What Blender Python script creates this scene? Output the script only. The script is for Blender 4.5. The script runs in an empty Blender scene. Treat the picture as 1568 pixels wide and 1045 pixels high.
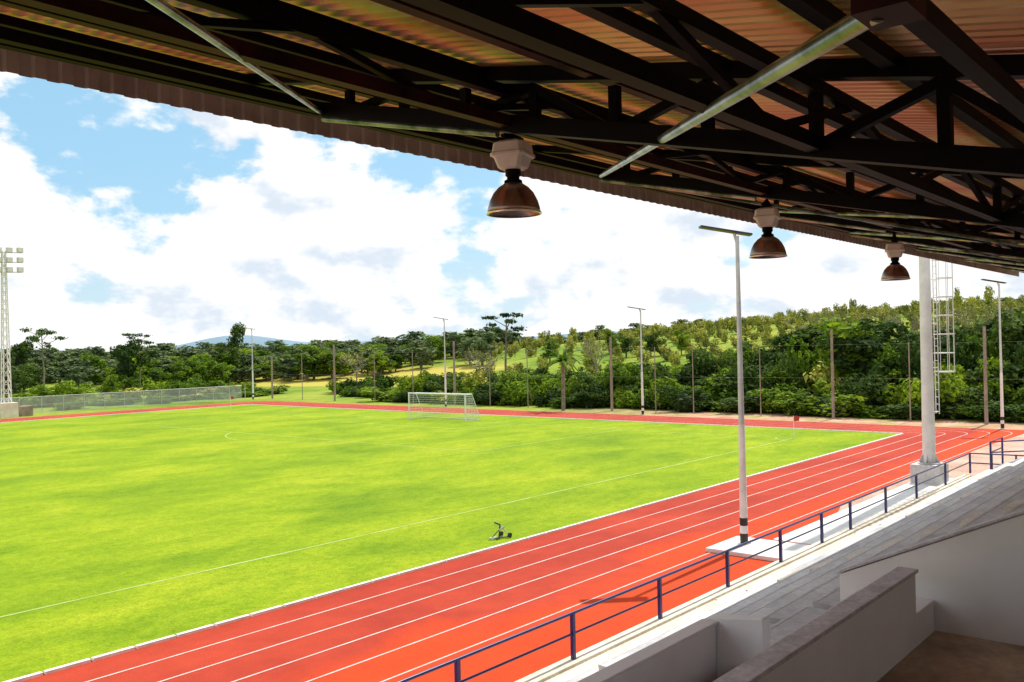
import bpy, math, random
import numpy as np
from mathutils import Vector, Matrix
random.seed(7); rng=np.random.default_rng(7)
S=bpy.context.scene
H=6.7
# ---------------------------------------------------------------- materials
def newmat(name):
    m=bpy.data.materials.new(name); m.use_nodes=True
    nt=m.node_tree; nt.nodes.clear()
    out=nt.nodes.new('ShaderNodeOutputMaterial'); b=nt.nodes.new('ShaderNodeBsdfPrincipled')
    nt.links.new(b.outputs[0],out.inputs[0])
    return m,nt,b,out
def N(nt,t,**k):
    n=nt.nodes.new(t)
    for a,v in k.items(): setattr(n,a,v)
    return n
def noise(nt,scale,detail=4,rough=.55,vec=None,dist=0):
    n=N(nt,'ShaderNodeTexNoise'); n.inputs['Scale'].default_value=scale; n.inputs['Detail'].default_value=detail
    n.inputs['Roughness'].default_value=rough; n.inputs['Distortion'].default_value=dist
    if vec: nt.links.new(vec,n.inputs['Vector'])
    return n
def ramp(nt,fac,stops):
    r=N(nt,'ShaderNodeValToRGB'); e=r.color_ramp.elements
    while len(e)<len(stops): e.new(.5)
    for i,(p,c) in enumerate(stops):
        e[i].position=p; e[i].color=(*c,1) if len(c)==3 else c
    nt.links.new(fac,r.inputs[0]); return r
def mixc(nt,f,a,b,mode='MIX'):
    m=N(nt,'ShaderNodeMix',data_type='RGBA',blend_type=mode)
    if hasattr(f,'links'): nt.links.new(f,m.inputs[0])
    else: m.inputs[0].default_value=f
    for s,v in ((m.inputs[6],a),(m.inputs[7],b)):
        if hasattr(v,'links'): nt.links.new(v,s)
        else: s.default_value=(*v,1)
    return m.outputs[2]
def geo(nt):
    return N(nt,'ShaderNodeNewGeometry').outputs['Position']
def mat(name,c1,c2=None,scale=3,rough=.6,metal=0,bump=0,bscale=40,detail=5,lo=.35,hi=.65,spec=.5,fine=None,fc=.72):
    m,nt,b,out=newmat(name)
    p=geo(nt)
    if c2 is None: c2=tuple(x*.8 for x in c1)
    n=noise(nt,scale,detail,.6,p)
    col=ramp(nt,n.outputs[0],[(lo,c2),(hi,c1)]).outputs[0]
    if fine:
        f=noise(nt,fine,3,.7,p); r=ramp(nt,f.outputs[0],[(.3,(fc,fc,fc)),(.7,(1.12,1.12,1.12))])
        col=mixc(nt,1,col,r.outputs[0],'MULTIPLY')
    nt.links.new(col,b.inputs['Base Color'])
    b.inputs['Roughness'].default_value=rough; b.inputs['Metallic'].default_value=metal
    b.inputs['Specular IOR Level'].default_value=spec
    if bump:
        bn=noise(nt,bscale,4,.6,p); bu=N(nt,'ShaderNodeBump'); bu.inputs['Strength'].default_value=bump; bu.inputs['Distance'].default_value=.02
        nt.links.new(bn.outputs[0],bu.inputs['Height']); nt.links.new(bu.outputs[0],b.inputs['Normal'])
    return m
M={}
M['steel']=mat('dark_painted_steel',(.006,.004,.006),(.003,.002,.003),2,.55,spec=.07)
M['steelred']=mat('primer_steel',(.04,.008,.008),(.008,.003,.004),2,.5,spec=.1)
M['pipe']=mat('galvanised_pipe',(.34,.37,.33),(.06,.10,.05),2.6,.28,metal=.6,detail=8,lo=.42,hi=.58)
M['fascia']=mat('fascia_sheet',(.38,.30,.24),(.27,.205,.165),1.5,.5,spec=.2)
M['navy']=mat('navy_paint',(.020,.018,.15),(.012,.012,.10),4,.35)
M['white']=mat('white_paint',(.80,.80,.78),(.66,.66,.64),2,.45)
M['galv']=mat('galvanised_steel',(.62,.63,.64),(.45,.47,.48),3,.45,metal=.2)
M['black']=mat('black_paint',(.02,.02,.02),(.012,.012,.012),3,.4)
M['conc_lit']=mat('sunlit_cream_concrete',(.78,.73,.62),(.62,.57,.47),1.3,.85,bump=.25,bscale=25,fine=14,fc=.8)  # cream concrete, with sunlight painted in as a paler tone for the sunny strip
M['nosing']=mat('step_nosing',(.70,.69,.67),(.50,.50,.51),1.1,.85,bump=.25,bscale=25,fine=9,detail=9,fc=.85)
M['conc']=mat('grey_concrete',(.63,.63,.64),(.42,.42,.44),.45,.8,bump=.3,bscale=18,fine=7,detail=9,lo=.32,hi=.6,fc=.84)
M['wall']=mat('painted_render_wall',(.85,.84,.85),(.74,.73,.74),.6,.75,bump=.15,bscale=30,detail=9)
M['cap']=mat('wall_cap',(.64,.61,.65),(.44,.42,.45),2,.7,bump=.2,fine=12)
M['mud']=mat('stained_floor',(.50,.38,.26),(.22,.16,.10),.9,.6,bump=.2,detail=9,fine=5)
M['dome']=mat('lamp_reflector',(.40,.32,.31),(.30,.23,.22),3,.34,metal=1)
M['rim']=mat('lamp_rim',(.9,.84,.76),(.8,.72,.64),3,.2,metal=.9)
M['house']=mat('lamp_housing',(.74,.65,.61),(.60,.51,.47),4,.4)
M['concpole']=mat('concrete_pole',(.36,.29,.23),(.24,.19,.15),1,.85,fine=8)
M['bark']=mat('bark',(.24,.2,.16),(.12,.1,.08),2,.9)
M['line']=mat('field_line_paint',(.40,.50,.18),(.26,.37,.03),.9,.8,detail=9)
M['lane']=mat('lane_paint',(.72,.62,.58),(.6,.42,.36),2,.6,detail=8)
M['kerb']=mat('kerb_white',(.85,.85,.83),(.68,.68,.65),3,.5)
M['red']=mat('red_flag',(.5,.03,.02),None,3,.6)
M['cloth']=mat('net_cord',(.75,.78,.75),None,3,.8)
M['dirt']=mat('laterite_gravel',(.62,.42,.33),(.42,.25,.18),.5,.95,bump=.4,bscale=12,fine=7,detail=9)
def grassmat():
    m,nt,b,out=newmat('mown_grass'); p=geo(nt)
    mp=N(nt,'ShaderNodeMapping'); mp.inputs['Scale'].default_value=(.75,1.25,1); mp.inputs['Rotation'].default_value=(0,0,.5); nt.links.new(p,mp.inputs[0])
    n1=noise(nt,.13,8,.62,mp.outputs[0],.3); n2=noise(nt,.6,7,.7,mp.outputs[0],.2); n3=noise(nt,16,3,.7,p); n4=noise(nt,3.2,6,.7,p)
    c=ramp(nt,n1.outputs[0],[(.3,(.135,.235,.009)),(.5,(.220,.320,.010)),(.72,(.325,.385,.018))]).outputs[0]
    c2=ramp(nt,n2.outputs[0],[(.3,(.74,.83,.7)),(.5,(1,1,1)),(.75,(1.25,1.12,1.3))]).outputs[0]
    c=mixc(nt,1,c,c2,'MULTIPLY')
    c=mixc(nt,1,c,ramp(nt,n4.outputs[0],[(.3,(.74,.8,.7)),(.5,(1,1,1)),(.72,(1.18,1.12,1.3))]).outputs[0],'MULTIPLY')
    c3=ramp(nt,n3.outputs[0],[(.28,(.62,.68,.6)),(.7,(1.28,1.22,1.2))]).outputs[0]
    c=mixc(nt,.85,c,c3,'MULTIPLY')
    nt.links.new(c,b.inputs['Base Color']); b.inputs['Roughness'].default_value=.9; b.inputs['Specular IOR Level'].default_value=.08
    bu=N(nt,'ShaderNodeBump'); bu.inputs['Strength'].default_value=.6; bu.inputs['Distance'].default_value=.03
    nt.links.new(n3.outputs[0],bu.inputs['Height']); nt.links.new(bu.outputs[0],b.inputs['Normal'])
    return m
M['grass']=grassmat()
def trackmat():
    m,nt,b,out=newmat('rubber_track'); p=geo(nt)
    n1=noise(nt,.16,6,.6,p,.5); n3=noise(nt,30,3,.8,p); n2=noise(nt,1.2,6,.7,p)
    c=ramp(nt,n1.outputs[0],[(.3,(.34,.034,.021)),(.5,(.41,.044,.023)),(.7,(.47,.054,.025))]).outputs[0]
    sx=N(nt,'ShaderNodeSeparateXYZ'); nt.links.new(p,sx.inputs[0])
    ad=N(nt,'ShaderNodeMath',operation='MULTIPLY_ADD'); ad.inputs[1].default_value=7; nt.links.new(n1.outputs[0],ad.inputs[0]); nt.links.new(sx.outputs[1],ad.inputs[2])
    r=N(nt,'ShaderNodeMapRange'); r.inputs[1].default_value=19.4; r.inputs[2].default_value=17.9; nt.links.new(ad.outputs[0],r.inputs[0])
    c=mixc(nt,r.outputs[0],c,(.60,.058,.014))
    c=mixc(nt,1,c,ramp(nt,n2.outputs[0],[(.3,(.86,.9,.9)),(.7,(1.08,1.1,1.1))]).outputs[0],'MULTIPLY')
    c=mixc(nt,1,c,ramp(nt,n3.outputs[0],[(.3,(.72,.7,.7)),(.7,(1.2,1.3,1.3))]).outputs[0],'MULTIPLY')
    nt.links.new(c,b.inputs['Base Color']); b.inputs['Roughness'].default_value=.85; b.inputs['Specular IOR Level'].default_value=.1
    bu=N(nt,'ShaderNodeBump'); bu.inputs['Strength'].default_value=.3; bu.inputs['Distance'].default_value=.01
    nt.links.new(n3.outputs[0],bu.inputs['Height']); nt.links.new(bu.outputs[0],b.inputs['Normal'])
    return m
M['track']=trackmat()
def roofmat():
    m,nt,b,out=newmat('metal_roof_sheet'); p=geo(nt)
    mp=N(nt,'ShaderNodeMapping'); mp.inputs['Scale'].default_value=(1.1,.16,.1); nt.links.new(p,mp.inputs[0])
    n1=noise(nt,.9,4,.6,mp.outputs[0])
    c=ramp(nt,n1.outputs[0],[(.3,(.56,.19,.11)),(.46,(.68,.32,.19)),(.55,(.74,.55,.26)),(.68,(.68,.36,.24))]).outputs[0]  # orange and yellow streaks paint in reflections of track and pitch
    nt.links.new(c,b.inputs['Base Color']); b.inputs['Roughness'].default_value=.4; b.inputs['Metallic'].default_value=.4
    b.inputs['Specular IOR Level'].default_value=.3
    return m
M['roof']=roofmat()
def terrainmat():
    m,nt,b,out=newmat('terrain_soil_and_grass'); p=geo(nt)
    sx=N(nt,'ShaderNodeSeparateXYZ'); nt.links.new(p,sx.inputs[0])
    n1=noise(nt,.05,6,.6,p); n2=noise(nt,.6,6,.65,p)
    g=ramp(nt,n1.outputs[0],[(.35,(.11,.19,.018)),(.5,(.20,.28,.028)),(.65,(.30,.33,.045))]).outputs[0]
    g=mixc(nt,1,g,ramp(nt,n2.outputs[0],[(.3,(.7,.7,.7)),(.7,(1.2,1.2,1.2))]).outputs[0],'MULTIPLY')
    d=ramp(nt,n2.outputs[0],[(.3,(.36,.18,.11)),(.55,(.5,.31,.21)),(.75,(.6,.44,.32))]).outputs[0]
    def lin(sock,a,bb):
        r=N(nt,'ShaderNodeMapRange'); r.inputs[1].default_value=a; r.inputs[2].default_value=bb; nt.links.new(sock,r.inputs[0]); return r.outputs[0]
    def mul(a,bb,op='MULTIPLY'):
        q=N(nt,'ShaderNodeMath',operation=op); nt.links.new(a,q.inputs[0]); nt.links.new(bb,q.inputs[1]); return q.outputs[0]
    fx=lin(sx.outputs[0],80,77); fy=lin(sx.outputs[1],62,40)
    f=mul(fx,fy)
    nb=ramp(nt,noise(nt,.35,5,.6,p).outputs[0],[(.38,(.35,.35,.35)),(.5,(1,1,1))]).outputs[0]
    f=mul(f,nb)
    c=mixc(nt,f,g,d)
    y1=lin(sx.outputs[0],100,104); y2=lin(sx.outputs[0],142,136); y3=lin(sx.outputs[1],112,118); y4=lin(sx.outputs[1],180,170)
    yf=mul(mul(y1,y2),mul(y3,y4))
    c=mixc(nt,yf,c,(.42,.36,.07))
    nt.links.new(c,b.inputs['Base Color']); b.inputs['Roughness'].default_value=.95; b.inputs['Specular IOR Level'].default_value=.1
    return m
M['terrain']=terrainmat()
def leafmat(name,cols,trans=.25):
    m,nt,b,out=newmat(name)
    g=N(nt,'ShaderNodeNewGeometry'); oi=N(nt,'ShaderNodeObjectInfo')
    ad=N(nt,'ShaderNodeMath',operation='MULTIPLY_ADD'); ad.inputs[1].default_value=.5
    nt.links.new(g.outputs['Random Per Island'],ad.inputs[0])
    mm=N(nt,'ShaderNodeMath',operation='MULTIPLY'); mm.inputs[1].default_value=.5; nt.links.new(oi.outputs['Random'],mm.inputs[0]); nt.links.new(mm.outputs[0],ad.inputs[2])
    c=ramp(nt,ad.outputs[0],[(.05,cols[0]),(.5,cols[1]),(.95,cols[2])]).outputs[0]
    n=noise(nt,.5,3,.6,g.outputs['Position'])
    c=mixc(nt,1,c,ramp(nt,n.outputs[0],[(.36,(.38,.45,.42)),(.58,(1.15,1.1,1.0))]).outputs[0],'MULTIPLY')
    nt.links.new(c,b.inputs['Base Color']); b.inputs['Roughness'].default_value=.7; b.inputs['Specular IOR Level'].default_value=.1
    if trans:
        t=N(nt,'ShaderNodeBsdfTranslucent'); nt.links.new(c,t.inputs[0])
        mx=N(nt,'ShaderNodeMixShader'); mx.inputs[0].default_value=trans
        nt.links.new(b.outputs[0],mx.inputs[1]); nt.links.new(t.outputs[0],mx.inputs[2]); nt.links.new(mx.outputs[0],out.inputs[0])
    return m
M['leaf']=leafmat('foliage_green',[(.035,.09,.008),(.13,.235,.015),(.34,.46,.03)],.38)
M['leafd']=leafmat('foliage_dark',[(.02,.05,.010),(.055,.11,.018),(.13,.20,.035)],.3)
M['leafy']=leafmat('foliage_yellow',[(.22,.25,.045),(.37,.385,.07),(.50,.49,.10)],0)  # yellow-green leaves, with some distance haze mixed into the colour
M['leaffar']=leafmat('foliage_far_hazed',[(.09,.14,.065),(.14,.20,.085),(.23,.28,.11)],.2)  # far leaves paled and blued; aerial haze is painted into them
M['twig']=mat('twig',(.3,.26,.2),(.2,.17,.14),2,.9)
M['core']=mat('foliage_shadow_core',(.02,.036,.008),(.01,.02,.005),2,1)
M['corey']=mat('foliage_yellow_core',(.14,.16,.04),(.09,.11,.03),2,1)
M['hillfar']=mat('distant_hill',(.24,.34,.42),(.21,.31,.39),.004,1,spec=0)  # bluish base colour stands in for distance haze
def fencemat():
    m,nt,b,out=newmat('chain_link'); 
    b.inputs['Base Color'].default_value=(.7,.72,.72,1); b.inputs['Roughness'].default_value=.6
    t=N(nt,'ShaderNodeBsdfTransparent'); mx=N(nt,'ShaderNodeMixShader')
    g=geo(nt)
    n=noise(nt,1.5,3,.6,g); r=N(nt,'ShaderNodeMapRange'); r.inputs[3].default_value=.2; r.inputs[4].default_value=.5; nt.links.new(n.outputs[0],r.inputs[0])
    nt.links.new(r.outputs[0],mx.inputs[0])
    nt.links.new(t.outputs[0],mx.inputs[1]); nt.links.new(b.outputs[0],mx.inputs[2]); nt.links.new(mx.outputs[0],out.inputs[0])
    return m
M['chain']=fencemat()
# ---------------------------------------------------------------- mesh builder
class B:
    def __init__(s): s.v=[];s.f=[];s.mi=[];s.mats=[]; s.sm=[]
    def idx(s,m):
        if m not in s.mats: s.mats.append(m)
        return s.mats.index(m)
    def add(s,vs,fs,m,smooth=False):
        o=len(s.v); s.v+= [tuple(v) for v in vs]; i=s.idx(m)
        for f in fs: s.f.append(tuple(o+k for k in f)); s.mi.append(i); s.sm.append(smooth)
    def box(s,x0,x1,y0,y1,z0,z1,m):
        vs=[(x0,y0,z0),(x1,y0,z0),(x1,y1,z0),(x0,y1,z0),(x0,y0,z1),(x1,y0,z1),(x1,y1,z1),(x0,y1,z1)]
        s.add(vs,[(0,3,2,1),(4,5,6,7),(0,1,5,4),(1,2,6,5),(2,3,7,6),(3,0,4,7)],m)
    def prism(s,poly,axis,a,b,m):
        def P(p,t):
            return (t,p[0],p[1]) if axis=='x' else ((p[0],t,p[1]) if axis=='y' else (p[0],p[1],t))
        n=len(poly); vs=[P(p,a) for p in poly]+[P(p,b) for p in poly]
        fs=[tuple(range(n))[::-1],tuple(range(n,2*n))]+[(i,(i+1)%n,n+(i+1)%n,n+i) for i in range(n)]
        s.add(vs,fs,m)
    def tube(s,p1,p2,r1,m,r2=None,n=8,smooth=True):
        p1=Vector(p1);p2=Vector(p2); r2=r1 if r2 is None else r2
        d=(p2-p1).normalized(); u=Vector((0,0,1)) if abs(d.z)<.95 else Vector((1,0,0))
        a=d.cross(u).normalized(); b=d.cross(a).normalized()
        vs=[];ph=math.pi/4 if n==4 else 0
        for p,r in((p1,r1),(p2,r2)):
            for k in range(n):
                t=2*math.pi*k/n+ph; vs.append(p+(a*math.cos(t)+b*math.sin(t))*r)
        fs=[(k,(k+1)%n,n+(k+1)%n,n+k) for k in range(n)]
        s.add(vs,fs,m,smooth and n>4)
        s.add(vs,[tuple(range(n))[::-1],tuple(range(n,2*n))],m)
    def bar(s,p1,p2,w,m): s.tube(p1,p2,w*.7071,m,n=4,smooth=False)
    def revolve(s,c,prof,m,n=32,smooth=True):
        vs=[];k=len(prof)
        for i in range(n):
            t=2*math.pi*i/n
            for r,z in prof: vs.append((c[0]+r*math.cos(t),c[1]+r*math.sin(t),c[2]+z))
        fs=[(i*k+j,((i+1)%n)*k+j,((i+1)%n)*k+j+1,i*k+j+1) for i in range(n) for j in range(k-1)]
        s.add(vs,fs,m,smooth)
    def obj(s,name,parent=None,bevel=0,fixn=True):
        me=bpy.data.meshes.new(name); me.from_pydata(s.v,[],s.f)
        for m in s.mats: me.materials.append(m)
        me.polygons.foreach_set('material_index',s.mi); me.polygons.foreach_set('use_smooth',s.sm); me.update()
        o=bpy.data.objects.new(name,me); S.collection.objects.link(o)
        if parent: o.parent=parent
        if bevel:
            md=o.modifiers.new('bevel','BEVEL'); md.width=bevel; md.segments=2; md.limit_method='ANGLE'
        return o
def empty(name):
    o=bpy.data.objects.new(name,None); S.collection.objects.link(o); return o
# ---------------------------------------------------------------- terrain
def sst(a,b,x):
    t=np.clip((x-a)/(b-a),0,1); return t*t*(3-2*t)
def hgt(X,Y):
    A=12.5-4.0*sst(30,140,Y)-6.6*sst(130,230,Y)
    h=A*sst(84,225,X)+1.2*sst(150,260,Y)
    h+= (np.sin(X*.031+Y*.017)+np.sin(Y*.043-X*.011))*.5*sst(95,150,np.maximum(X,Y-20))
    return h
xs=np.concatenate([[-3000,-1500,-700,-300],np.arange(-150,420,8),[450,520,650,900,1400,2200,4000]])
ys=np.concatenate([[-3000,-1500,-700,-300],np.arange(-150,420,8),[450,520,650,900,1400,2200,4000]])
XX,YY=np.meshgrid(xs,ys); ZZ=hgt(XX,YY)-.04
nx=len(xs);ny=len(ys)
vs=np.stack([XX.ravel(),YY.ravel(),ZZ.ravel()],1).tolist()
fs=[(j*nx+i,j*nx+i+1,(j+1)*nx+i+1,(j+1)*nx+i) for j in range(ny-1) for i in range(nx-1)]
b=B(); b.add(vs,fs,M['terrain'],True); b.obj('ground_terrain')
# ---------------------------------------------------------------- track + pitch
TX1=65.0; TX0=-53; TY0=20.0; TY1=99.0; LW=1.22
OX=TX1+5*LW+.3; OY1=TY1+5*LW+.3
def roundrect(x0,x1,y0,y1,r,n=8):
    pts=[]
    for cx,cy,a in((x1-r,y0+r,-90),(x1-r,y1-r,0),(x0+r,y1-r,90),(x0+r,y0+r,180)):
        for k in range(n+1):
            t=math.radians(a+90*k/n); pts.append((cx+r*math.cos(t),cy+r*math.sin(t)))
    return pts
b=B(); pts=roundrect(TX0-6.4,OX,11.3,OY1,3.0)
b.add([(x,y,0) for x,y in pts],[tuple(range(len(pts)))],M['track']); b.obj('running_track')
b=B(); pts=roundrect(TX0,TX1,TY0,TY1,.3)
b.add([(x,y,.02) for x,y in pts],[tuple(range(len(pts)))],M['grass']); b.obj('football_pitch_grass')
b=B()
for k in range(1,6):
    o=k*LW; r=.3+o*.45; w=.024
    P=roundrect(TX0-o,TX1+o,TY0-o,TY1+o,r); Q=roundrect(TX0-o-w*2,TX1+o+w*2,TY0-o-w*2,TY1+o+w*2,r+w*2)
    n=len(P); b.add([(x,y,.005) for x,y in P]+[(x,y,.005) for x,y in Q],[(i,(i+1)%n,n+(i+1)%n,n+i) for i in range(n)],M['lane'])
b.obj('track_lane_lines')
b=B(); x=TX0
while x<TX1:
    b.box(x,x+.94,TY0-.12,TY0,0,.065,M['kerb']); b.box(x,x+.94,TY1,TY1+.12,0,.065,M['kerb']); x+=1.0
y=TY0
while y<TY1:
    b.box(TX1,TX1+.12,y,y+.94,0,.065,M['kerb']); y+=1.0
b.obj('pitch_kerb')
GX=58.6; CY=59.2; lw=.10; z=.026
R=[]
def ln(x0,x1,y0,y1): R.append((x0,x1,y0,y1))
ln(GX-105,GX,25.2-lw,25.2); ln(GX-105,GX,93.2,93.2+lw); ln(GX,GX+lw,25.2-lw,93.2+lw)
for d,hw in((16.5,20.16),(5.5,9.16)):
    ln(GX-d-lw,GX-d,CY-hw-lw,CY+hw+lw); ln(GX-d,GX,CY-hw-lw,CY-hw); ln(GX-d,GX,CY+hw,CY+hw+lw)
ln(6.1,6.1+lw,25.2,93.2)
ln(GX-11.1,GX-10.9,CY-.1,CY+.1)
b=B()
for x0,x1,y0,y1 in R: b.add([(x0,y0,z),(x1,y0,z),(x1,y1,z),(x0,y1,z)],[(0,1,2,3)],M['line'])
def arc(cx,cy,r,a0,a1,n=24):
    vs=[]
    for k in range(n+1):
        t=math.radians(a0+(a1-a0)*k/n)
        vs+= [(cx+(r)*math.cos(t),cy+r*math.sin(t),z+.004),(cx+(r+lw)*math.cos(t),cy+(r+lw)*math.sin(t),z+.004)]
    b.add(vs,[(2*k,2*k+1,2*k+3,2*k+2) for k in range(n)],M['line'])
arc(GX-11,CY,9.15,180-53,180+53); arc(6.1,CY,9.15,0,360,64); arc(GX,25.2,1,90,180,8)
b.obj('pitch_markings')
# ---------------------------------------------------------------- goal
def goal(gx,cy,sgn):
    e=empty('football_goal'); b=B(); w=3.66; h=2.44; r=.065
    for s in(-1,1):
        b.tube((gx,cy+s*w,0.02),(gx,cy+s*w,h),r,M['white'])
        b.tube((gx,cy+s*w,h),(gx+sgn*.9,cy+s*w,h-.02),.03,M['white'])
        b.tube((gx+sgn*.9,cy+s*w,h),(gx+sgn*2.0,cy+s*w,.04),.03,M['white'])
        b.tube((gx,cy+s*w,.05),(gx+sgn*2.0,cy+s*w,.05),.035,M['white'])
    b.tube((gx,cy-w-.06,h),(gx,cy+w+.06,h),r,M['white'])
    b.tube((gx+sgn*2.0,cy-w,.05),(gx+sgn*2.0,cy+w,.05),.035,M['white'])
    b.tube((gx+sgn*.9,cy-w,h),(gx+sgn*.9,cy+w,h),.03,M['white'])
    b.obj('goal_frame',e)
    n=B(); t=.012
    k=0
    while k<=7.32:
        y=cy-w+k
        n.tube((gx,y,h),(gx+sgn*.9,y,h),t,M['cloth'],n=3); n.tube((gx+sgn*.9,y,h),(gx+sgn*2,y,.05),t,M['cloth'],n=3); k+=.2
    for q in np.arange(0,1.01,.09):
        X=gx+sgn*(.9+1.1*q); Z=h-(h-.05)*q
        n.tube((X,cy-w,Z),(X,cy+w,Z),t,M['cloth'],n=3)
        for s in(-1,1): n.tube((gx,cy+s*w,Z),(X,cy+s*w,Z),t,M['cloth'],n=3)
    for q in np.arange(.2,2,.2):
        zt=h if q<.9 else h-(q-.9)/1.1*(h-.05)
        for s in(-1,1): n.tube((gx+sgn*q,cy+s*w,.05),(gx+sgn*q,cy+s*w,zt),t,M['cloth'],n=3)
    n.obj('goal_net',e)
goal(GX,CY,1)
def cflag(x,y):
    e=empty('corner_flag'); b=B()
    b.tube((x,y,.02),(x,y,1.55),.025,M['white']); b.obj('flag_pole',e)
    c=B(); c.add([(x,y,1.55),(x+.28,y-.3,1.5),(x+.26,y-.28,1.2),(x,y,1.18)],[(0,1,2,3)],M['red']); c.obj('flag_cloth',e)
cflag(GX+.1,25.1); cflag(GX+.1,93.3)
e=empty('lawn_sprinkler_cart'); b=B(); sx,sy=23.5,20.75
b.tube((sx-.3,sy+.12,.06),(sx+.25,sy-.18,.06),.022,M['black']); b.tube((sx-.3,sy-.12,.06),(sx+.28,sy+.14,.06),.022,M['black'])
b.tube((sx-.05,sy,.05),(sx+.02,sy,.5),.024,M['black']); b.tube((sx+.02,sy,.5),(sx-.12,sy+.14,.58),.03,M['black'])
b.tube((sx+.02,sy,.48),(sx+.26,sy-.2,.12),.018,M['galv']); b.tube((sx-.05,sy,.3),(sx+.12,sy-.1,.42),.035,M['galv'])
b.tube((sx-.05,sy,.32),(sx-.3,sy+.1,.08),.016,M['black'])
b.tube((sx+.24,sy-.28,.12),(sx+.24,sy-.22,.12),.09,M['black'],n=16); b.tube((sx+.24,sy+.12,.12),(sx+.24,sy+.18,.12),.09,M['black'],n=16)
b.box(sx-.38,sx-.12,sy-.02,sy+.16,.03,.09,M['galv']); b.obj('cart_body',e)
# ---------------------------------------------------------------- solar street lamps
def lamp(x,y,h=10.2,ang=0,r=.09,base=0):
    e=empty('solar_street_lamp'); b=B()
    b.tube((x,y,base),(x,y,base+.03),.22,M['galv'],n=4)
    b.tube((x,y,base+.03),(x,y,base+.35),r*1.35,M['black'],n=12)
    b.tube((x,y,base+.35),(x,y,base+.6),r*1.35,M['white'],n=12); b.tube((x,y,base+.6),(x,y,base+.85),r*1.35,M['black'],n=12)
    b.tube((x,y,base+.85),(x,y,4),r*1.3,M['white'],r*1.05,12); b.tube((x,y,4),(x,y,h),r*1.0,M['galv'],r*.62,12)
    b.obj('pole',e)
    c=B(); dx,dy=math.cos(ang),math.sin(ang)
    def P(t,s,z): return (x+dx*t-dy*s,y+dy*t+dx*s,h+z)
    for t0,t1,z0,z1,w in((-1.2,.45,.30,.0,.2),):
        vs=[P(t0,-w,z0),P(t1,-w,z1),P(t1,w,z1),P(t0,w,z0),P(t0,-w,z0+.06),P(t1,-w,z1+.06),P(t1,w,z1+.06),P(t0,w,z0+.06)]
        c.add(vs,[(0,3,2,1),(0,1,5,4),(1,2,6,5),(2,3,7,6),(3,0,4,7)],M['black']); c.add(vs,[(4,5,6,7)],M['black'])
    c.tube((x,y,h-.25),P(-.1,0,.1),.05,M['galv']); c.obj('solar_lamp_head',e)
A5=math.radians(-50)
lamp(27,13.3,10.1,A5,.095,.13)
b=B(); b.box(25.8,28.0,11.32,14.05,0,.13,M['white']); b.obj('lamp_plinth',bevel=.015)
lamp(72.3,45.6,9.8,A5); lamp(72.5,71.7,9.8,A5); lamp(72.8,110,9.8,A5); lamp(71.9,15.2,10.4,A5)
# ---------------------------------------------------------------- lighting tower right
e=empty('floodlight_mast'); tx,ty=43.4,12.2
b=B(); b.tube((tx,ty,.95),(tx,ty,1.0),.5,M['galv'],n=16); b.tube((tx,ty,1.0),(tx,ty,22),.28,M['white'],.17,20)
for a in range(8):
    t=a*math.pi/4; b.tube((tx+.27*math.cos(t),ty+.27*math.sin(t),1.0),(tx+.38*math.cos(t),ty+.38*math.sin(t),1.0),.02,M['galv'])
    b.add([(tx+.25*math.cos(t),ty+.25*math.sin(t),1.45),(tx+.27*math.cos(t),ty+.27*math.sin(t),1.0),(tx+.47*math.cos(t),ty+.47*math.sin(t),1.0)],[(0,1,2)],M['galv'])
b.obj('mast_pole',e,0)
b=B(); b.box(tx-.65,tx+.65,ty-.65,ty+.65,-.05,.94,M['nosing']); b.obj('mast_footing',e,.02)
b=B(); ux,uy=.55,-.835; px,py=.835,.55
def L(o,s,z): return (tx+ux*o+px*s,ty+uy*o+py*s,z)
for s in(-.22,.22): b.tube(L(.42,s,3.2),L(.42,s,20),.022,M['white'],n=6)
zz=3.3
while zz<20: b.tube(L(.42,-.22,zz),L(.42,.22,zz),.014,M['white'],n=5); zz+=.33
zz=3.3
while zz<20:
    b.tube(L(.2,-.2,zz),L(.42,-.22,zz),.02,M['white'],n=5); zz+=2
ring=[(.42,-.34),(.75,-.46),(1.08,-.3),(1.2,0),(1.08,.3),(.75,.46),(.42,.34)]
zz=5.1
while zz<20:
    for k in range(6): b.tube(L(*ring[k],zz),L(*ring[k+1],zz),.026,M['white'],n=5)
    zz+=.85
for k in (1,2,3,4,5): b.tube(L(*ring[k],5.1),L(*ring[k],20),.016,M['white'],n=5)
b.obj('caged_ladder',e)
b=B(); b.box(tx-1.4,tx+1.4,ty-.1,ty+.1,21.5,21.7,M['galv'])
for k in range(5): b.box(tx-1.3+k*.6,tx-.95+k*.6,ty+.1,ty+.3,21.3,21.9,M['galv'])
b.obj('floodlight_bank',e)
e=empty('floodlight_lattice_mast'); tx,ty=40.0,108.5; b=B(); hh=18.5
def wd(z): return .42-.26*z/hh
zz=1.6
legs=[(-1,-1),(1,-1),(1,1),(-1,1)]
for a,c in legs: b.bar((tx+a*wd(1.6),ty+c*wd(1.6),1.6),(tx+a*wd(hh),ty+c*wd(hh),hh),.1,M['white'])
while zz<hh-.5:
    z2=zz+1.0
    for i in range(4):
        a=legs[i];c=legs[(i+1)%4]
        b.bar((tx+a[0]*wd(zz),ty+a[1]*wd(zz),zz),(tx+c[0]*wd(z2),ty+c[1]*wd(z2),z2),.05,M['white'])
        b.bar((tx+a[0]*wd(zz),ty+a[1]*wd(zz),zz),(tx+c[0]*wd(zz),ty+c[1]*wd(zz),zz),.05,M['white'])
    zz=z2
b.obj('lattice_shaft',e)
b=B()
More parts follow.
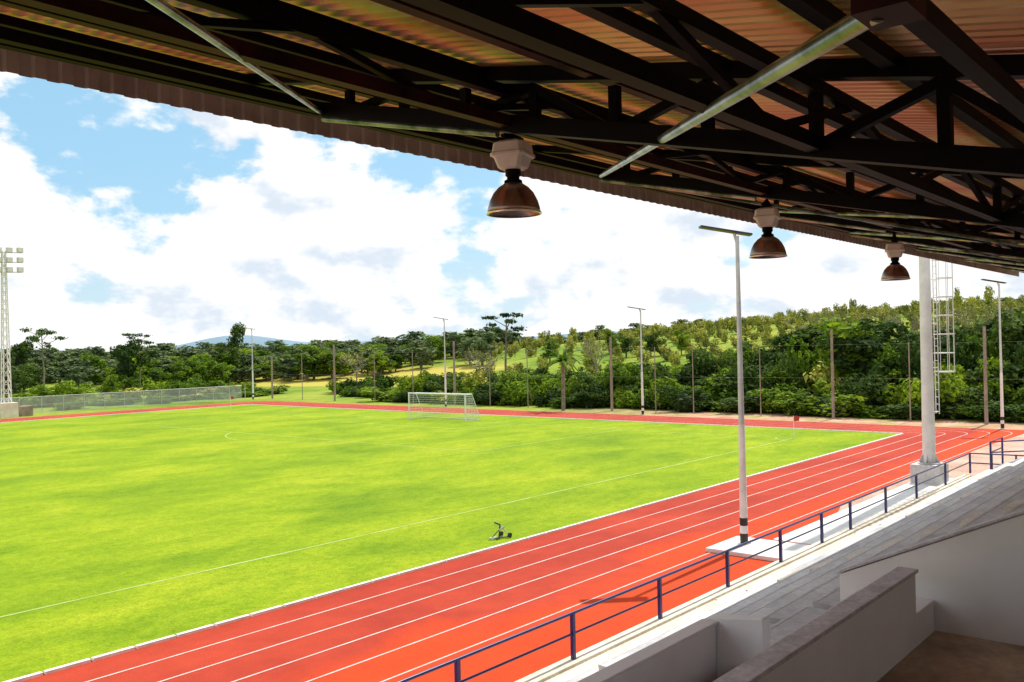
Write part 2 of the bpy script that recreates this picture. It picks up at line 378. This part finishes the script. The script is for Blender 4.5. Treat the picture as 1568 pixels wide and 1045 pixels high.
for z in(16.2,17.3,18.4):
    b.bar((tx-1.6,ty+.9,z),(tx+1.6,ty-.9,z),.09,M['galv'])
    for k in range(4):
        t=-1.4+k*.93; cx,cy=tx+t,ty-t*.56
        b.box(cx-.3,cx+.3,cy-.25,cy+.1,z+.0,z+.55,M['galv']); b.box(cx-.25,cx+.25,cy-.28,cy-.255,z+.05,z+.5,M['white'])
b.obj('floodlights',e)
b=B(); b.box(tx-.9,tx+.9,ty-.9,ty+.9,-.05,1.6,M['conc_lit']); b.box(tx+1.4,tx+2.6,ty-.6,ty+.4,-.05,1.1,M['concpole']); b.obj('mast_footing',e,.03)
# ---------------------------------------------------------------- net poles & fences
e=empty('ball_net_fence'); b=B(); w=B()
thick=[17.0,28.7,51.1,73,95,109]
allp=sorted(thick+[22.5,35.2,41.9,46,57,62,67.5,80,87,102])
for y in allp:
    r=.14 if y in thick else .055; hh=7.4 if y in thick else 6.3
    if y==109: hh=6
    b.tube((75.3,y,-.05),(75.3,y,hh),r,M['concpole'],r*.8,8)
for z in(3.4,6.2): w.tube((75.3,12,z),(75.3,109,z),.004,M['galv'],n=4)
b.obj('net_posts',e); w.obj('net_wires',e)
e=empty('chain_link_fence'); b=B(); c=B()
FY=111.5
x=-60
while x<74:
    b.tube((x,FY,-.05),(x,FY,2.0),.035,M['galv'],n=6); x+=2.5
b.tube((-60,FY,1.95),(72,FY,1.95),.03,M['galv'],n=6); b.tube((-60,FY,1.0),(72,FY,1.0),.02,M['galv'],n=6)
c.add([(-60,FY+.03,0),(72,FY+.03,0),(72,FY+.03,1.95),(-60,FY+.03,1.95)],[(0,1,2,3)],M['chain'])
b.obj('fence_posts',e); c.obj('fence_mesh',e)
# ---------------------------------------------------------------- grandstand
G=empty('grandstand')
def surf(k): return .2+.36*(k+1)
Y0=10.25; TR=.8
def yk(k): return Y0-TR*k
def bleach(x0,x1,k0,k1,name):
    zb=surf(k0)-1.2 if k0 else -.05
    poly=[(yk(k0),zb)]
    for k in range(k0,k1):
        poly+= [(yk(k),surf(k)),(yk(k+1),surf(k))]
    poly.append((yk(k1),zb))
    b=B()
    n=len(poly)
    for i in range(n-1):
        (ya,za),(yb,zb2)=poly[i],poly[i+1]
        b.add([(x0,ya,za),(x1,ya,za),(x1,yb,zb2),(x0,yb,zb2)],[(0,1,2,3)],M['conc'])
    for k in range(k0,k1):
        for xx in(x0,x1):
            b.add([(xx,yk(k),zb),(xx,yk(k+1),zb),(xx,yk(k+1),surf(k)),(xx,yk(k),surf(k))],[(0,1,2,3)],M['conc'])
        b.box(x0+.01,x1-.01,yk(k)-.04,yk(k)+.012,surf(k)-.05,surf(k)+.004,M['nosing'])
    b.obj(name,G)
XE=45.5
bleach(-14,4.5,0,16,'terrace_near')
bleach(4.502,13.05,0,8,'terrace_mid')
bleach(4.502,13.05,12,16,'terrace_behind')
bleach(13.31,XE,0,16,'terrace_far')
b=B()
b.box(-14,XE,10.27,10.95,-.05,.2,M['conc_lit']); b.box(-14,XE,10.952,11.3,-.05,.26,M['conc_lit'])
b.box(-14,XE,9.47,10.262,.4,.566,M['conc_lit'])  # first tread faced in the painted sunlit tone to widen the bright strip
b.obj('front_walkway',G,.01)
b=B(); b.box(4.51,13.09,.61,3.84,2.45,2.68,M['mud']); b.obj('landing_floor',G)
b=B(); b.box(4.5,12.3,3.66,3.86,2.6,3.63,M['wall']); b.box(4.48,12.33,3.63,3.89,3.632,3.68,M['cap']); 
b.box(12.302,13.08,3.66,3.86,2.6,3.1,M['wall'])
b.obj('landing_parapet',G,.012)
b=B(); b.box(-14,9.2,4.9,5.06,2.6,3.5,M['wall']); b.box(-14,9.22,4.88,5.08,3.502,3.54,M['wall'])
b.prism([(5.06,2.7),(4.35,2.7),(4.35,3.66),(5.06,3.54)],'x',9.222,9.42,M['wall'])
b.obj('terrace_parapet',G,.012)
def zc(y): return H-3.44+(4.96-y)*.467
b=B(); b.prism([(4.96,2.4),(.4,2.4),(.4,zc(.4)),(4.96,zc(4.96))],'x',13.1,13.3,M['wall']); 
b.prism([(4.99,zc(4.96)+.002),(.4,zc(.4)+.002),(.4,zc(.4)+.045),(4.99,zc(4.96)+.045)],'x',13.07,13.33,M['cap'])
b.obj('opening_side_wall',G,.01)
b=B(); b.box(4.3,4.498,.4,3.9,2.4,4.2,M['wall']); b.box(4.5,13.05,.45,.6,2.4,4.8,M['wall']); b.obj('opening_back_walls',G)
b=B()
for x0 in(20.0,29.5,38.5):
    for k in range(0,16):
        b.box(x0,x0+1.2,yk(k)+.013,yk(k)+.4,surf(k)-.36,surf(k)-.18,M['conc_lit'])  # steps take the painted sunlit tone so they look lit under the roof
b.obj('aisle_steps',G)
b=B()
b.prism([(10.0,-.05),(-3,-.05),(-3,surf(15)+.3),(10.0,.7)],'x',XE+.002,XE+.2,M['wall']); b.obj('end_wall',G)
b=B(); b.box(28.3,45.0,11.32,12.9,-.03,.10,M['white']); b.obj('concourse_slab')
b=B(); pts=[(34,12.92),(45,12.92),(45.1,8),(58,6),(70.5,8),(72.5,14),(69,13.2),(60,13.6),(45,13.7),(36,13.5)]
b.add([(x,y,.009) for x,y in pts],[tuple(range(len(pts)))],M['dirt']); b.obj('gravel_apron')
# ---------------------------------------------------------------- railing
e=empty('safety_railing'); b=B()
px=[1.2,4.6,8.0,11.4,14.8,18.2,21.6,24.9,28.0,30.5,34.1,37.8,41.9,46.0]
for x in px: b.bar((x,11.13,.26),(x,11.13,1.2),.08,M['navy'])
for a,c in zip(px[:-1],px[1:]):
    for z,w in((1.2,.034),(.78,.025)): b.tube((a,11.13,z),(c,11.13,z),w,M['navy'],n=8)
b.tube((-10,11.13,1.2),(1.2,11.13,1.2),.034,M['navy']); b.tube((-10,11.13,.78),(1.2,11.13,.78),.025,M['navy'])
for y,z in((10.2,.3),(9.2,.3),(8.2,.3),(7.0,.3)): b.bar((46,y,z-.3),(46,y,z+.95),.07,M['navy'])
for z in(1.25,.8): b.tube((46,11.13,z-.05),(46,6,z),.03,M['navy'])
b.obj('rails_and_posts',e)
e=empty('stair_handrail'); b=B()
for x,y in((47.6,10.6),(50,10.6),(47.6,9.0),(50,9.0)): b.bar((x,y,0),(x,y,1.6),.08,M['navy'])
for z in(1.6,1.1): b.tube((47.6,10.6,z),(50,10.6,z),.03,M['navy']); b.tube((47.6,10.6,z),(47.6,6,z+.5),.03,M['navy'])
b.obj('handrail',e)
# ---------------------------------------------------------------- roof
RF=empty('grandstand_roof')
YE=9.1
def zb(y): return H+.67+.235*y
def zr(y): return H+1.24+.19*y
x0r,x1r=-8,47.5
cols=[];per=.13;x=x0r
while x<x1r:
    cols+= [(x,0),(x+per*.35,0),(x+per*.5,.032),(x+per*.85,.032)]; x+=per
vs=[]
for i,(x,d) in enumerate(cols):
    for y in(YE+.05,-6.0): vs.append((x,y,zr(y)+.09+d))
n=len(cols)
fs=[(2*i,2*i+1,2*i+3,2*i+2) for i in range(n-1)]
b=B(); b.add(vs,fs,M['roof']); b.obj('roof_sheeting',RF)
vs=[];per=.26;x=x0r;cols=[]
while x<x1r: cols+= [(x,0),(x+per*.4,0),(x+per*.5,.035),(x+per*.9,.035)]; x+=per
zf0=H+.2954*YE+.03; zf1=zr(YE)+.2
for x,d in cols: vs+= [(x,YE+.08+d,zf0),(x,YE+.08+d,zf1)]
b=B(); b.add(vs,[(2*i,2*i+1,2*i+3,2*i+2) for i in range(len(cols)-1)],M['fascia'])
b.obj('eave_fascia',RF)
T=[0.75+4.65*k for k in range(-1,11)]
T=[X for X in T if X<x1r]
b=B()
for X in T:
    b.bar((X,6.9,zb(6.9)),(X,-5,zb(-5)),.13,M['steel'])
    b.bar((X,YE-.35,zr(YE)-.0),(X,-5.5,zr(-5.5)-.08),.11,M['steel'])
    b.bar((X,6.9,zb(6.9)),(X,YE-.35,zr(YE)-.08),.08,M['steel'])
    y=6.5;k=0
    while y>-5:
        b.bar((X,y,zb(y)),(X,y,zr(y)-.08),.07,M['steel'])
        y2=y-.73
        if k%2==0: b.bar((X,y,zb(y)),(X,y2,zr(y2)-.08),.065,M['steel'])
        else: b.bar((X,y,zr(y)-.08),(X,y2,zb(y2)),.065,M['steel'])
        y=y2;k+=1
b.obj('cross_trusses',RF)
b=B(); y=7.95; i=0
while y>-6:
    b.bar((x0r,y,zr(y)+.02),(x1r,y,zr(y)+.02),.085,M['steelred'] if i%3==1 else M['steel']); y-=1.05; i+=1
b.box(x0r,x1r,8.70,8.80,H+2.81,H+2.97,M['steel'])
b.obj('purlins',RF)
b=B()
for y in(6.88,4.55,2.1,.7):
    b.bar((x0r,y+.001,zb(y)+.01),(x1r,y+.001,zb(y)+.01),.09 if y>1 else .06,M['steelred' if y in(4.55,) else 'steel'])
    if 1<y<6:
        b.bar((x0r,y,zr(y)-.12),(x1r,y,zr(y)-.12),.08,M['steel'])
        X=x0r;k=0
        while X<x1r-1.3:
            za,zc2=zb(y),zr(y)-.12
            if k%2: za,zc2=zc2,za
            b.bar((X,y,za),(X+1.27,y,zc2),.05,M['steel']); X+=1.27;k+=1
b.obj('longitudinal_lattice_girders',RF)
b=B()
def pb(x,y): return (x,y,zb(y)-.03)
for k in range(0,10,2):
    X=.75+4.65*k
    if X+9.3>x1r: break
    b.tube(pb(X+1.55,.74),pb(X+9.3,6.92),.031,M['pipe'],n=12)
    b.box(X+1.47,X+1.63,.65,.78,zb(.7)-.045,zb(.7)+.05,M['steelred'])
    b.tube(pb(X+.3,2.7),pb(X+4.6,6.87),.022,M['pipe'],n=12)
    b.tube((X+9.3,6.8,zb(6.8)-.06),(X+13.9,2.2,zb(2.2)-.06),.024,M['pipe'],n=12)
for X in T[1:]: b.tube((X,6.9,zb(6.9)-.085),(X,4.7,zb(4.7)-.085),.028,M['pipe'],n=10)
b.obj('diagonal_brace_pipes',RF)
b=B()
for X in T[::2]:
    b.tube((X,-5.2,0),(X,-5.2,zb(-5.2)),.16,M['white'],n=16)
b.obj('rear_columns',RF)
# ---------------------------------------------------------------- high bay lamps
def highbay(x,y,dz):
    e=empty('high_bay_lamp'); zd=H+1.0+dz; top=zb(y)-.08
    b=B()
    b.tube((x,y,zd+.56),(x,y,top),.018,M['steel']); b.bar((x-.12,y,zd+.60),(x+.12,y,zd+.60),.03,M['steel']); b.bar((x-.1,y,zd+.61),(x,y,top),.02,M['steel']); b.bar((x+.1,y,zd+.61),(x,y,top),.02,M['steel'])
    b.obj('bracket',e)
    b=B()
    def ring(w,z,c=.028): 
        a0=.3; P=[(-w,-w+c),(-w+c,-w),(w-c,-w),(w,-w+c),(w,w-c),(w-c,w),(-w+c,w),(-w,w-c)]
        return [(x+a*math.cos(a0)-bb*math.sin(a0),y+a*math.sin(a0)+bb*math.cos(a0),zd+z) for a,bb in P]
    rs=[ring(.08,.345),ring(.10,.36),ring(.125,.44),ring(.145,.445),ring(.145,.47),ring(.135,.475),ring(.125,.55),ring(.09,.57)]
    n=len(rs)
    vs=sum(rs,[]); fs=[(8*j+i,8*j+(i+1)%8,8*j+8+(i+1)%8,8*j+8+i) for j in range(n-1) for i in range(8)]+[tuple(range(8))[::-1],tuple(range(8*n-8,8*n))]
    b.add(vs,fs,M['house']); b.obj('ballast_housing',e,.005)
    b=B(); b.revolve((x,y,zd),[(.062,.35),(.062,.30),(.05,.29),(.05,.27),(.07,.26),(.075,.225)],M['steel'],24); b.obj('neck',e)
    b=B(); b.revolve((x,y,zd),[(.04,.25),(.075,.235),(.12,.205),(.16,.16),(.19,.10),(.207,.04),(.212,0.0),(.206,0.0),(.2,.04),(.183,.098),(.153,.155),(.115,.198),(.06,.225),(0,.23)],M['dome'],48)
    b.revolve((x,y,zd),[(.2135,.012),(.219,.006),(.219,-.006),(.2045,-.006)],M['rim'],48)
    b.revolve((x,y,zd),[(0,.05),(.03,.055),(.045,.09),(.04,.15),(.03,.2)],M['white'],20)
    b.obj('bell_reflector',e)
for k,dz in ((1,.045),(2,-.01),(3,-.085)): highbay(.79+4.65*k,4.58,dz)
# ---------------------------------------------------------------- vegetation
def leaves(cent,n,size,seed,shell=.35):
    r=np.random.default_rng(seed)
    C=np.array([c[:3] for c in cent]); Rr=np.array([c[3:] for c in cent])
    wgt=Rr[:,0]*Rr[:,1]; idx=r.choice(len(cent),n,p=wgt/wgt.sum())
    d=r.normal(size=(n,3)); d/=np.linalg.norm(d,axis=1)[:,None]
    rad=1-shell*r.random(n)**1.5; rad*=1+.12*r.normal(size=n)
    P=C[idx]+d*Rr[idx]*rad[:,None]
    nrm=d*.8+r.normal(size=(n,3))*.6+np.array([0,0,.5]); nrm/=np.linalg.norm(nrm,axis=1)[:,None]
    t=np.cross(nrm,r.normal(size=(n,3))); t/=np.linalg.norm(t,axis=1)[:,None]; u=np.cross(nrm,t)
    s=size*(.5+r.random(n))[:,None]; t*=s*.5; u*=s*.32
    V=np.stack([P-t,P-u*1.0+nrm*s*.08,P+t,P+u*1.0+nrm*s*.08],1).reshape(n,4,3)
    keep=V[:,:,2].min(1)>-.2
    V=V[keep].reshape(-1,3)
    F=np.arange(len(V)).reshape(-1,4)
    return V.tolist(),F.tolist()
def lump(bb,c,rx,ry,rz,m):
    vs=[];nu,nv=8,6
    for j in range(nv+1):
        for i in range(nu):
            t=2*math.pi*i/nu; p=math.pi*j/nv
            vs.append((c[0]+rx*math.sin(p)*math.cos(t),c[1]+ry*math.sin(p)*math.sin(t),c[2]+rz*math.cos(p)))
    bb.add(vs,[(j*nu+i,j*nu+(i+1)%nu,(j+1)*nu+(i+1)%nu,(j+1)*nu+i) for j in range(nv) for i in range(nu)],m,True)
def mesh_only(bb,name):
    o=bb.obj(name); me=o.data; bpy.data.objects.remove(o); return me
def bushmesh(seed,m,n=1500,size=.19,core='core'):
    r=random.Random(seed); c=[(0,0,.7,.7,.7,.7)]
    for k in range(9):
        a=r.random()*6.28; q=.35+r.random()*.65; rr=.25+r.random()*.28
        c.append((q*math.cos(a),q*math.sin(a),.3+r.random()*1.25,rr,rr,rr*(.8+.5*r.random())))
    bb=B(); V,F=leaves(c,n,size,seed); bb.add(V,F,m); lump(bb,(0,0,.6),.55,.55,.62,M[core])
    return mesh_only(bb,'shrub_mesh')
def branch(bb,p,d,l,r,lvl,rr,tips,m):
    p=Vector(p); d=Vector(d).normalized(); q=p+d*l
    bb.tube(p,q,r,m,r*.65,5)
    tips.append(q)
    if lvl>0:
        for k in range(3):
            nd=(d+Vector((rr.uniform(-.8,.8),rr.uniform(-.8,.8),rr.uniform(-.15,.6)))).normalized()
            branch(bb,p+d*l*rr.uniform(.6,1),nd,l*rr.uniform(.55,.75),r*.6,lvl-1,rr,tips,m)
def treemesh(seed,kind,lm,n=2000,size=.48,core=True):
    r=random.Random(seed); bb=B(); tips=[]
    if kind=='flat':
        bb.tube((0,0,0),(.15,0,4),.2,M['bark'],.15,8); bb.tube((.15,0,4),(-.1,.1,9.8),.15,M['bark'],.07,8)
        c=[]
        for k in range(10):
            a=k*2.4; z=6.4+k*.33+r.random()*.3; l=1.3+r.random()*1.5
            e=(l*math.cos(a),l*math.sin(a),z+.8)
            bb.tube((0,0,z-.3),e,.06,M['bark'],.03,5)
            c.append((e[0],e[1],e[2],.6+r.random()*.7,.6+r.random()*.7,.2+.12*r.random()))
        c.append((0,0,10.3,.9,.9,.3))
        V,F=leaves(c,1000,size*.7,seed,shell=.8); bb.add(V,F,lm)
    elif kind=='bare':
        bb.tube((0,0,0),(0,0,4.5),.16,M['twig'],.11,7)
        for k in range(6):
            a=k*1.05+r.random(); branch(bb,(0,0,3+r.random()*1.6),(math.cos(a)*.6,math.sin(a)*.6,1),2.5,.07,3,r,tips,M['twig'])
        c=[(t.x,t.y,t.z,.45,.45,.3) for t in tips]
        V,F=leaves(c,600,.2,seed,shell=.9); bb.add(V,F,lm)
    else:
        bb.tube((0,0,0),(.1,.1,3.5),.25,M['bark'],.18,8); bb.tube((.1,.1,3.5),(0,0,7.5),.18,M['bark'],.06,8)
        c=[(0,0,6.2,1.5,1.5,1.5),(0,0,3.6,1.6,1.6,1.4)]
        for k in range(14):
            a=r.random()*6.28; q=1.0+r.random()*1.9; z=1.8+r.random()*7.0
            q*=1.15-abs(z-5)/6; rr=.6+r.random()*.85
            e=(q*math.cos(a),q*math.sin(a),z); bb.tube((0,0,max(1.6,z-1.5)),e,.07,M['bark'],.03,5)
            c.append((*e,rr,rr,rr*.75))
        V,F=leaves(c,n,size,seed,shell=.55); bb.add(V,F,lm)
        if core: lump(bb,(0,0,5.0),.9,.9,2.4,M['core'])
    return mesh_only(bb,'tree_mesh')
bush_g=[bushmesh(10+i,M['leaf']) for i in range(6)]
bush_d=[bushmesh(20+i,M['leafd']) for i in range(3)]
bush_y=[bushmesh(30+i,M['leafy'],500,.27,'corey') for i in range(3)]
tr_g=[treemesh(40+i,'round',M['leaf']) for i in range(4)]
tr_d=[treemesh(50+i,'round',M['leafd']) for i in range(4)]
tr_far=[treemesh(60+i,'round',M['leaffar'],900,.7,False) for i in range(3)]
tr_flat=[treemesh(70+i,'flat',M['leafd']) for i in range(3)]
tr_bare=[treemesh(80+i,'bare',M['leafy']) for i in range(3)]
cnt=[0]
def inst(me,par,name,x,y,sx,sz,dz=0):
    cnt[0]+=1
    o=bpy.data.objects.new('%s_%d'%(name,cnt[0]) if par else name,me); S.collection.objects.link(o)
    if par: o.parent=par
    o.location=(x,y,float(hgt(np.array(float(x)),np.array(float(y))))-.1+dz); o.scale=(sx,sx,sz); o.rotation_euler=(0,0,random.random()*6.28)
    return o
U=random.uniform
th=empty('shrub_thicket')
y=-8
while y<112:
    right=1-min(1,max(0,(y-36)/30))
    if y<88:
        for xr,h0,h1 in((78.3,.6,1.5),(80.8,1.0,2.1),(84,1.3+.8*right,2.0+1.5*right),(88.5,1.3+1.1*right,2.1+1.9*right)):
            h=U(h0,h1); inst(random.choice(bush_g+bush_g+bush_d*2+bush_y[:1]),th,'shrub',xr+U(-1.4,1.4),y+U(-1.2,1.2),U(1.4,2.8),h)
    elif y<112:
        inst(random.choice(bush_g+bush_d[:1]),th,'shrub',U(82,92),y+U(-1,1),U(1.6,2.4),U(.7,1.4))
        inst(random.choice(bush_g+bush_d),th,'shrub',U(92,100),y+U(-1,1),U(1.6,2.6),U(.8,1.5))
    y+=2.3
x=-5
while x<82:
    for yr,h0,h1 in((118,.3,.8),(124,.6,1.3),(133,.9,1.9)):
        if random.random()<.85: inst(random.choice(bush_g+bush_y+bush_g),th,'shrub',x+U(-2,2),yr+U(-3,4),U(1.8,3.2),U(h0,h1))
    x+=3.2
wd_=empty('woodland_trees')
y=-6
while y<46:
    for k in range(2):
        if random.random()<.92:
            s=U(.6,1.1); inst(random.choice(tr_g[:2]+tr_d),wd_,'tree',U(83,97),y+U(-2,2),s*U(1.0,1.4),s*.98-.014*max(0,y-24))
    y+=2.5
for y in (49,55,63,71,84,90,96,103,108):
    inst(random.choice(tr_g+tr_d),wd_,'tree',U(88,96) if y<80 else U(140,160),y+U(-2,2),U(.5,.8),U(.42,.62))
for k in range(55):
    x=U(0,98); y=U(145,188)
    s=U(.4,.72); inst(random.choice(tr_g*2+tr_d[:1]+tr_far),wd_,'tree',x,y,s*1.5,s)
pl=empty('hillside_plantation')
xx=100
while xx<262:
    yy=-5
    while yy<min(175,xx*.9):
        if not(100<xx<150 and yy>108):
            inst(random.choice(bush_y),pl,'young_tree',xx+U(-.6,.6),yy+U(-.6,.6),U(.9,1.4),U(.9,1.6)*(1 if random.random()<.95 else 1.8),.2)
        yy+=5.4
    xx+=7.5
df=empty('distant_forest')
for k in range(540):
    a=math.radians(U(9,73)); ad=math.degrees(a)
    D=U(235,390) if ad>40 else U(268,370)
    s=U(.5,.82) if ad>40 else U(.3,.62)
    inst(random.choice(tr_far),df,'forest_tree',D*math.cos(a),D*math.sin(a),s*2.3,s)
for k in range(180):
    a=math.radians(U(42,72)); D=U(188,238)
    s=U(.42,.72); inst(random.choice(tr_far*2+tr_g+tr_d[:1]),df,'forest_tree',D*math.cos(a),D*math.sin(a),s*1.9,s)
def at(px,D):
    r=(px-784)/1379; return D*(.7615+.648*r),D*(.648-.7615*r)
for px_,D,h,me in((65,150,1.13,tr_flat[0]),(190,158,1.2,tr_d[0]),(357,190,1.3,tr_d[1]),(775,118,1.05,tr_flat[1]),(212,162,1.05,tr_flat[2]),(30,170,1.0,tr_d[1])):
    x,y=at(px_,D); inst(me,None,'tall_tree',x,y,1.0,h)
for px_,D,h in((1225,100,.95),(1290,104,1.05),(1320,101,1.05),(1260,112,1.0),(1400,98,1.05),(1480,96,1.03),(1510,100,1.0),(545,140,.7),(740,112,.72),(912,125,.8),(1550,100,1.05),(1440,100,1.05)):
    x,y=at(px_,D); inst(random.choice(tr_bare),None,'bare_branched_tree',x,y,.95,h)
bb=B(); bb.tube((0,0,0),(.1,0,3.6),.16,M['bark'],.12,8)
for k in range(16):
    a=k*2.4; el=.9-.07*k; pv=Vector((.1,0,3.6)); d=Vector((math.cos(a)*math.cos(el),math.sin(a)*math.cos(el),math.sin(el)))
    sd=Vector((-math.sin(a),math.cos(a),0))
    for q in range(6):
        nv=pv+d*.4; d=(d+Vector((0,0,-.22))).normalized(); w=.2*(1-q/7)
        bb.add([pv+sd*w-Vector((0,0,w*.5)),pv,nv,nv+sd*w-Vector((0,0,w*.5))],[(0,1,2,3)],M['leaf']); bb.add([pv-sd*w-Vector((0,0,w*.5)),pv,nv,nv-sd*w-Vector((0,0,w*.5))],[(0,1,2,3)],M['leaf']); pv=nv
pm=mesh_only(bb,'palm_mesh'); x,y=at(860,92); inst(pm,None,'palm_tree',x,y,1.2,1.45)
b=B()
def ridge(a0,a1,D,hs,m,n=40):
    vs=[]
    for i in range(n+1):
        t=i/n; a=math.radians(a0+(a1-a0)*t); h=hs(t)
        for dd,z in((D,-5),(D*1.02,h),(D*1.15,-5)): vs.append((dd*math.cos(a),dd*math.sin(a),z))
    fs=[]
    for i in range(n):
        for j in range(2): fs.append((3*i+j,3*i+j+1,3*i+j+4,3*i+j+3))
    b.add(vs,fs,m,True)
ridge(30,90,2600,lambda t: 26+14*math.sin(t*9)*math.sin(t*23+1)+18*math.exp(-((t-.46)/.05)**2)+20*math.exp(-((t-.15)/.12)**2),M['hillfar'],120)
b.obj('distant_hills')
# ---------------------------------------------------------------- world
W=bpy.data.worlds.new('World'); S.world=W; W.use_nodes=True; nt=W.node_tree; nt.nodes.clear()
out=N(nt,'ShaderNodeOutputWorld'); bg=N(nt,'ShaderNodeBackground'); nt.links.new(bg.outputs[0],out.inputs[0])
EL=math.radians(55); AZ=math.radians(2)
sky=N(nt,'ShaderNodeTexSky',sky_type='NISHITA'); sky.sun_disc=False; sky.sun_elevation=EL; sky.sun_rotation=math.radians(88); sky.air_density=1; sky.dust_density=1; 
bg.inputs['Strength'].default_value=.12
tc=N(nt,'ShaderNodeTexCoord')
sp=N(nt,'ShaderNodeSeparateXYZ'); nt.links.new(tc.outputs['Generated'],sp.inputs[0])
LOC=(3.1,1.7,.35)
mp=N(nt,'ShaderNodeMapping'); mp.inputs['Scale'].default_value=(1,1,1.7); mp.inputs['Location'].default_value=LOC; nt.links.new(tc.outputs['Generated'],mp.inputs[0])
mp2=N(nt,'ShaderNodeMapping'); mp2.inputs['Scale'].default_value=(1,1,1.7); mp2.inputs['Location'].default_value=(LOC[0]+.02,LOC[1],LOC[2]+.035); nt.links.new(tc.outputs['Generated'],mp2.inputs[0])
n1=noise(nt,5.2,12,.57,mp.outputs[0],.1); n2=noise(nt,5.2,5,.57,mp2.outputs[0],.1)
mr=N(nt,'ShaderNodeMapRange',interpolation_type='SMOOTHSTEP'); mr.inputs[1].default_value=.40; mr.inputs[2].default_value=.462; nt.links.new(n1.outputs[0],mr.inputs[0])
sb=N(nt,'ShaderNodeMath',operation='SUBTRACT'); nt.links.new(n1.outputs[0],sb.inputs[0]); nt.links.new(n2.outputs[0],sb.inputs[1])
sh=N(nt,'ShaderNodeMapRange',interpolation_type='SMOOTHSTEP'); sh.inputs[1].default_value=-.125; sh.inputs[2].default_value=-.005; nt.links.new(sb.outputs[0],sh.inputs[0])
K=1/.12
cl=mixc(nt,sh.outputs[0],(.75*K,.84*K,.95*K),(1.08*K,1.08*K,1.08*K))
base=mixc(nt,.6,sky.outputs[0],(.42*K,.82*K,1.10*K))
hz=N(nt,'ShaderNodeMapRange'); hz.inputs[1].default_value=.0; hz.inputs[2].default_value=.14; hz.inputs[3].default_value=.8; hz.inputs[4].default_value=0; nt.links.new(sp.outputs[2],hz.inputs[0])
base=mixc(nt,hz.outputs[0],base,(.80*K,.92*K,1.0*K))
fin=mixc(nt,mr.outputs[0],base,cl)
nt.links.new(fin,bg.inputs[0])
sd=bpy.data.lights.new('sun','SUN'); sd.energy=5.0; sd.angle=math.radians(.5); sd.color=(1,.96,.88)
so=bpy.data.objects.new('sun',sd); S.collection.objects.link(so)
so.rotation_euler=Vector((math.cos(EL)*math.cos(AZ),math.cos(EL)*math.sin(AZ),math.sin(EL))).to_track_quat('Z','Y').to_euler()
# ---------------------------------------------------------------- camera
cd=bpy.data.cameras.new('camera'); co=bpy.data.objects.new('camera',cd); S.collection.objects.link(co); S.camera=co
cd.sensor_width=36; cd.lens=1379/1568*36; cd.clip_end=9000; cd.clip_start=.05
al=math.radians(40.4); pi_=math.atan(7.5/1379); ro=.022
f=Vector((math.cos(al)*math.cos(pi_),math.sin(al)*math.cos(pi_),math.sin(pi_))); r0=Vector((math.sin(al),-math.cos(al),0)); u0=r0.cross(f)
r=r0*math.cos(ro)-u0*math.sin(ro); u=u0*math.cos(ro)+r0*math.sin(ro)
m=Matrix((r,u,-f)).transposed().to_4x4(); m.translation=Vector((0,0,H)); co.matrix_world=m
S.view_settings.view_transform='Standard'; S.view_settings.look='None'; S.view_settings.exposure=0
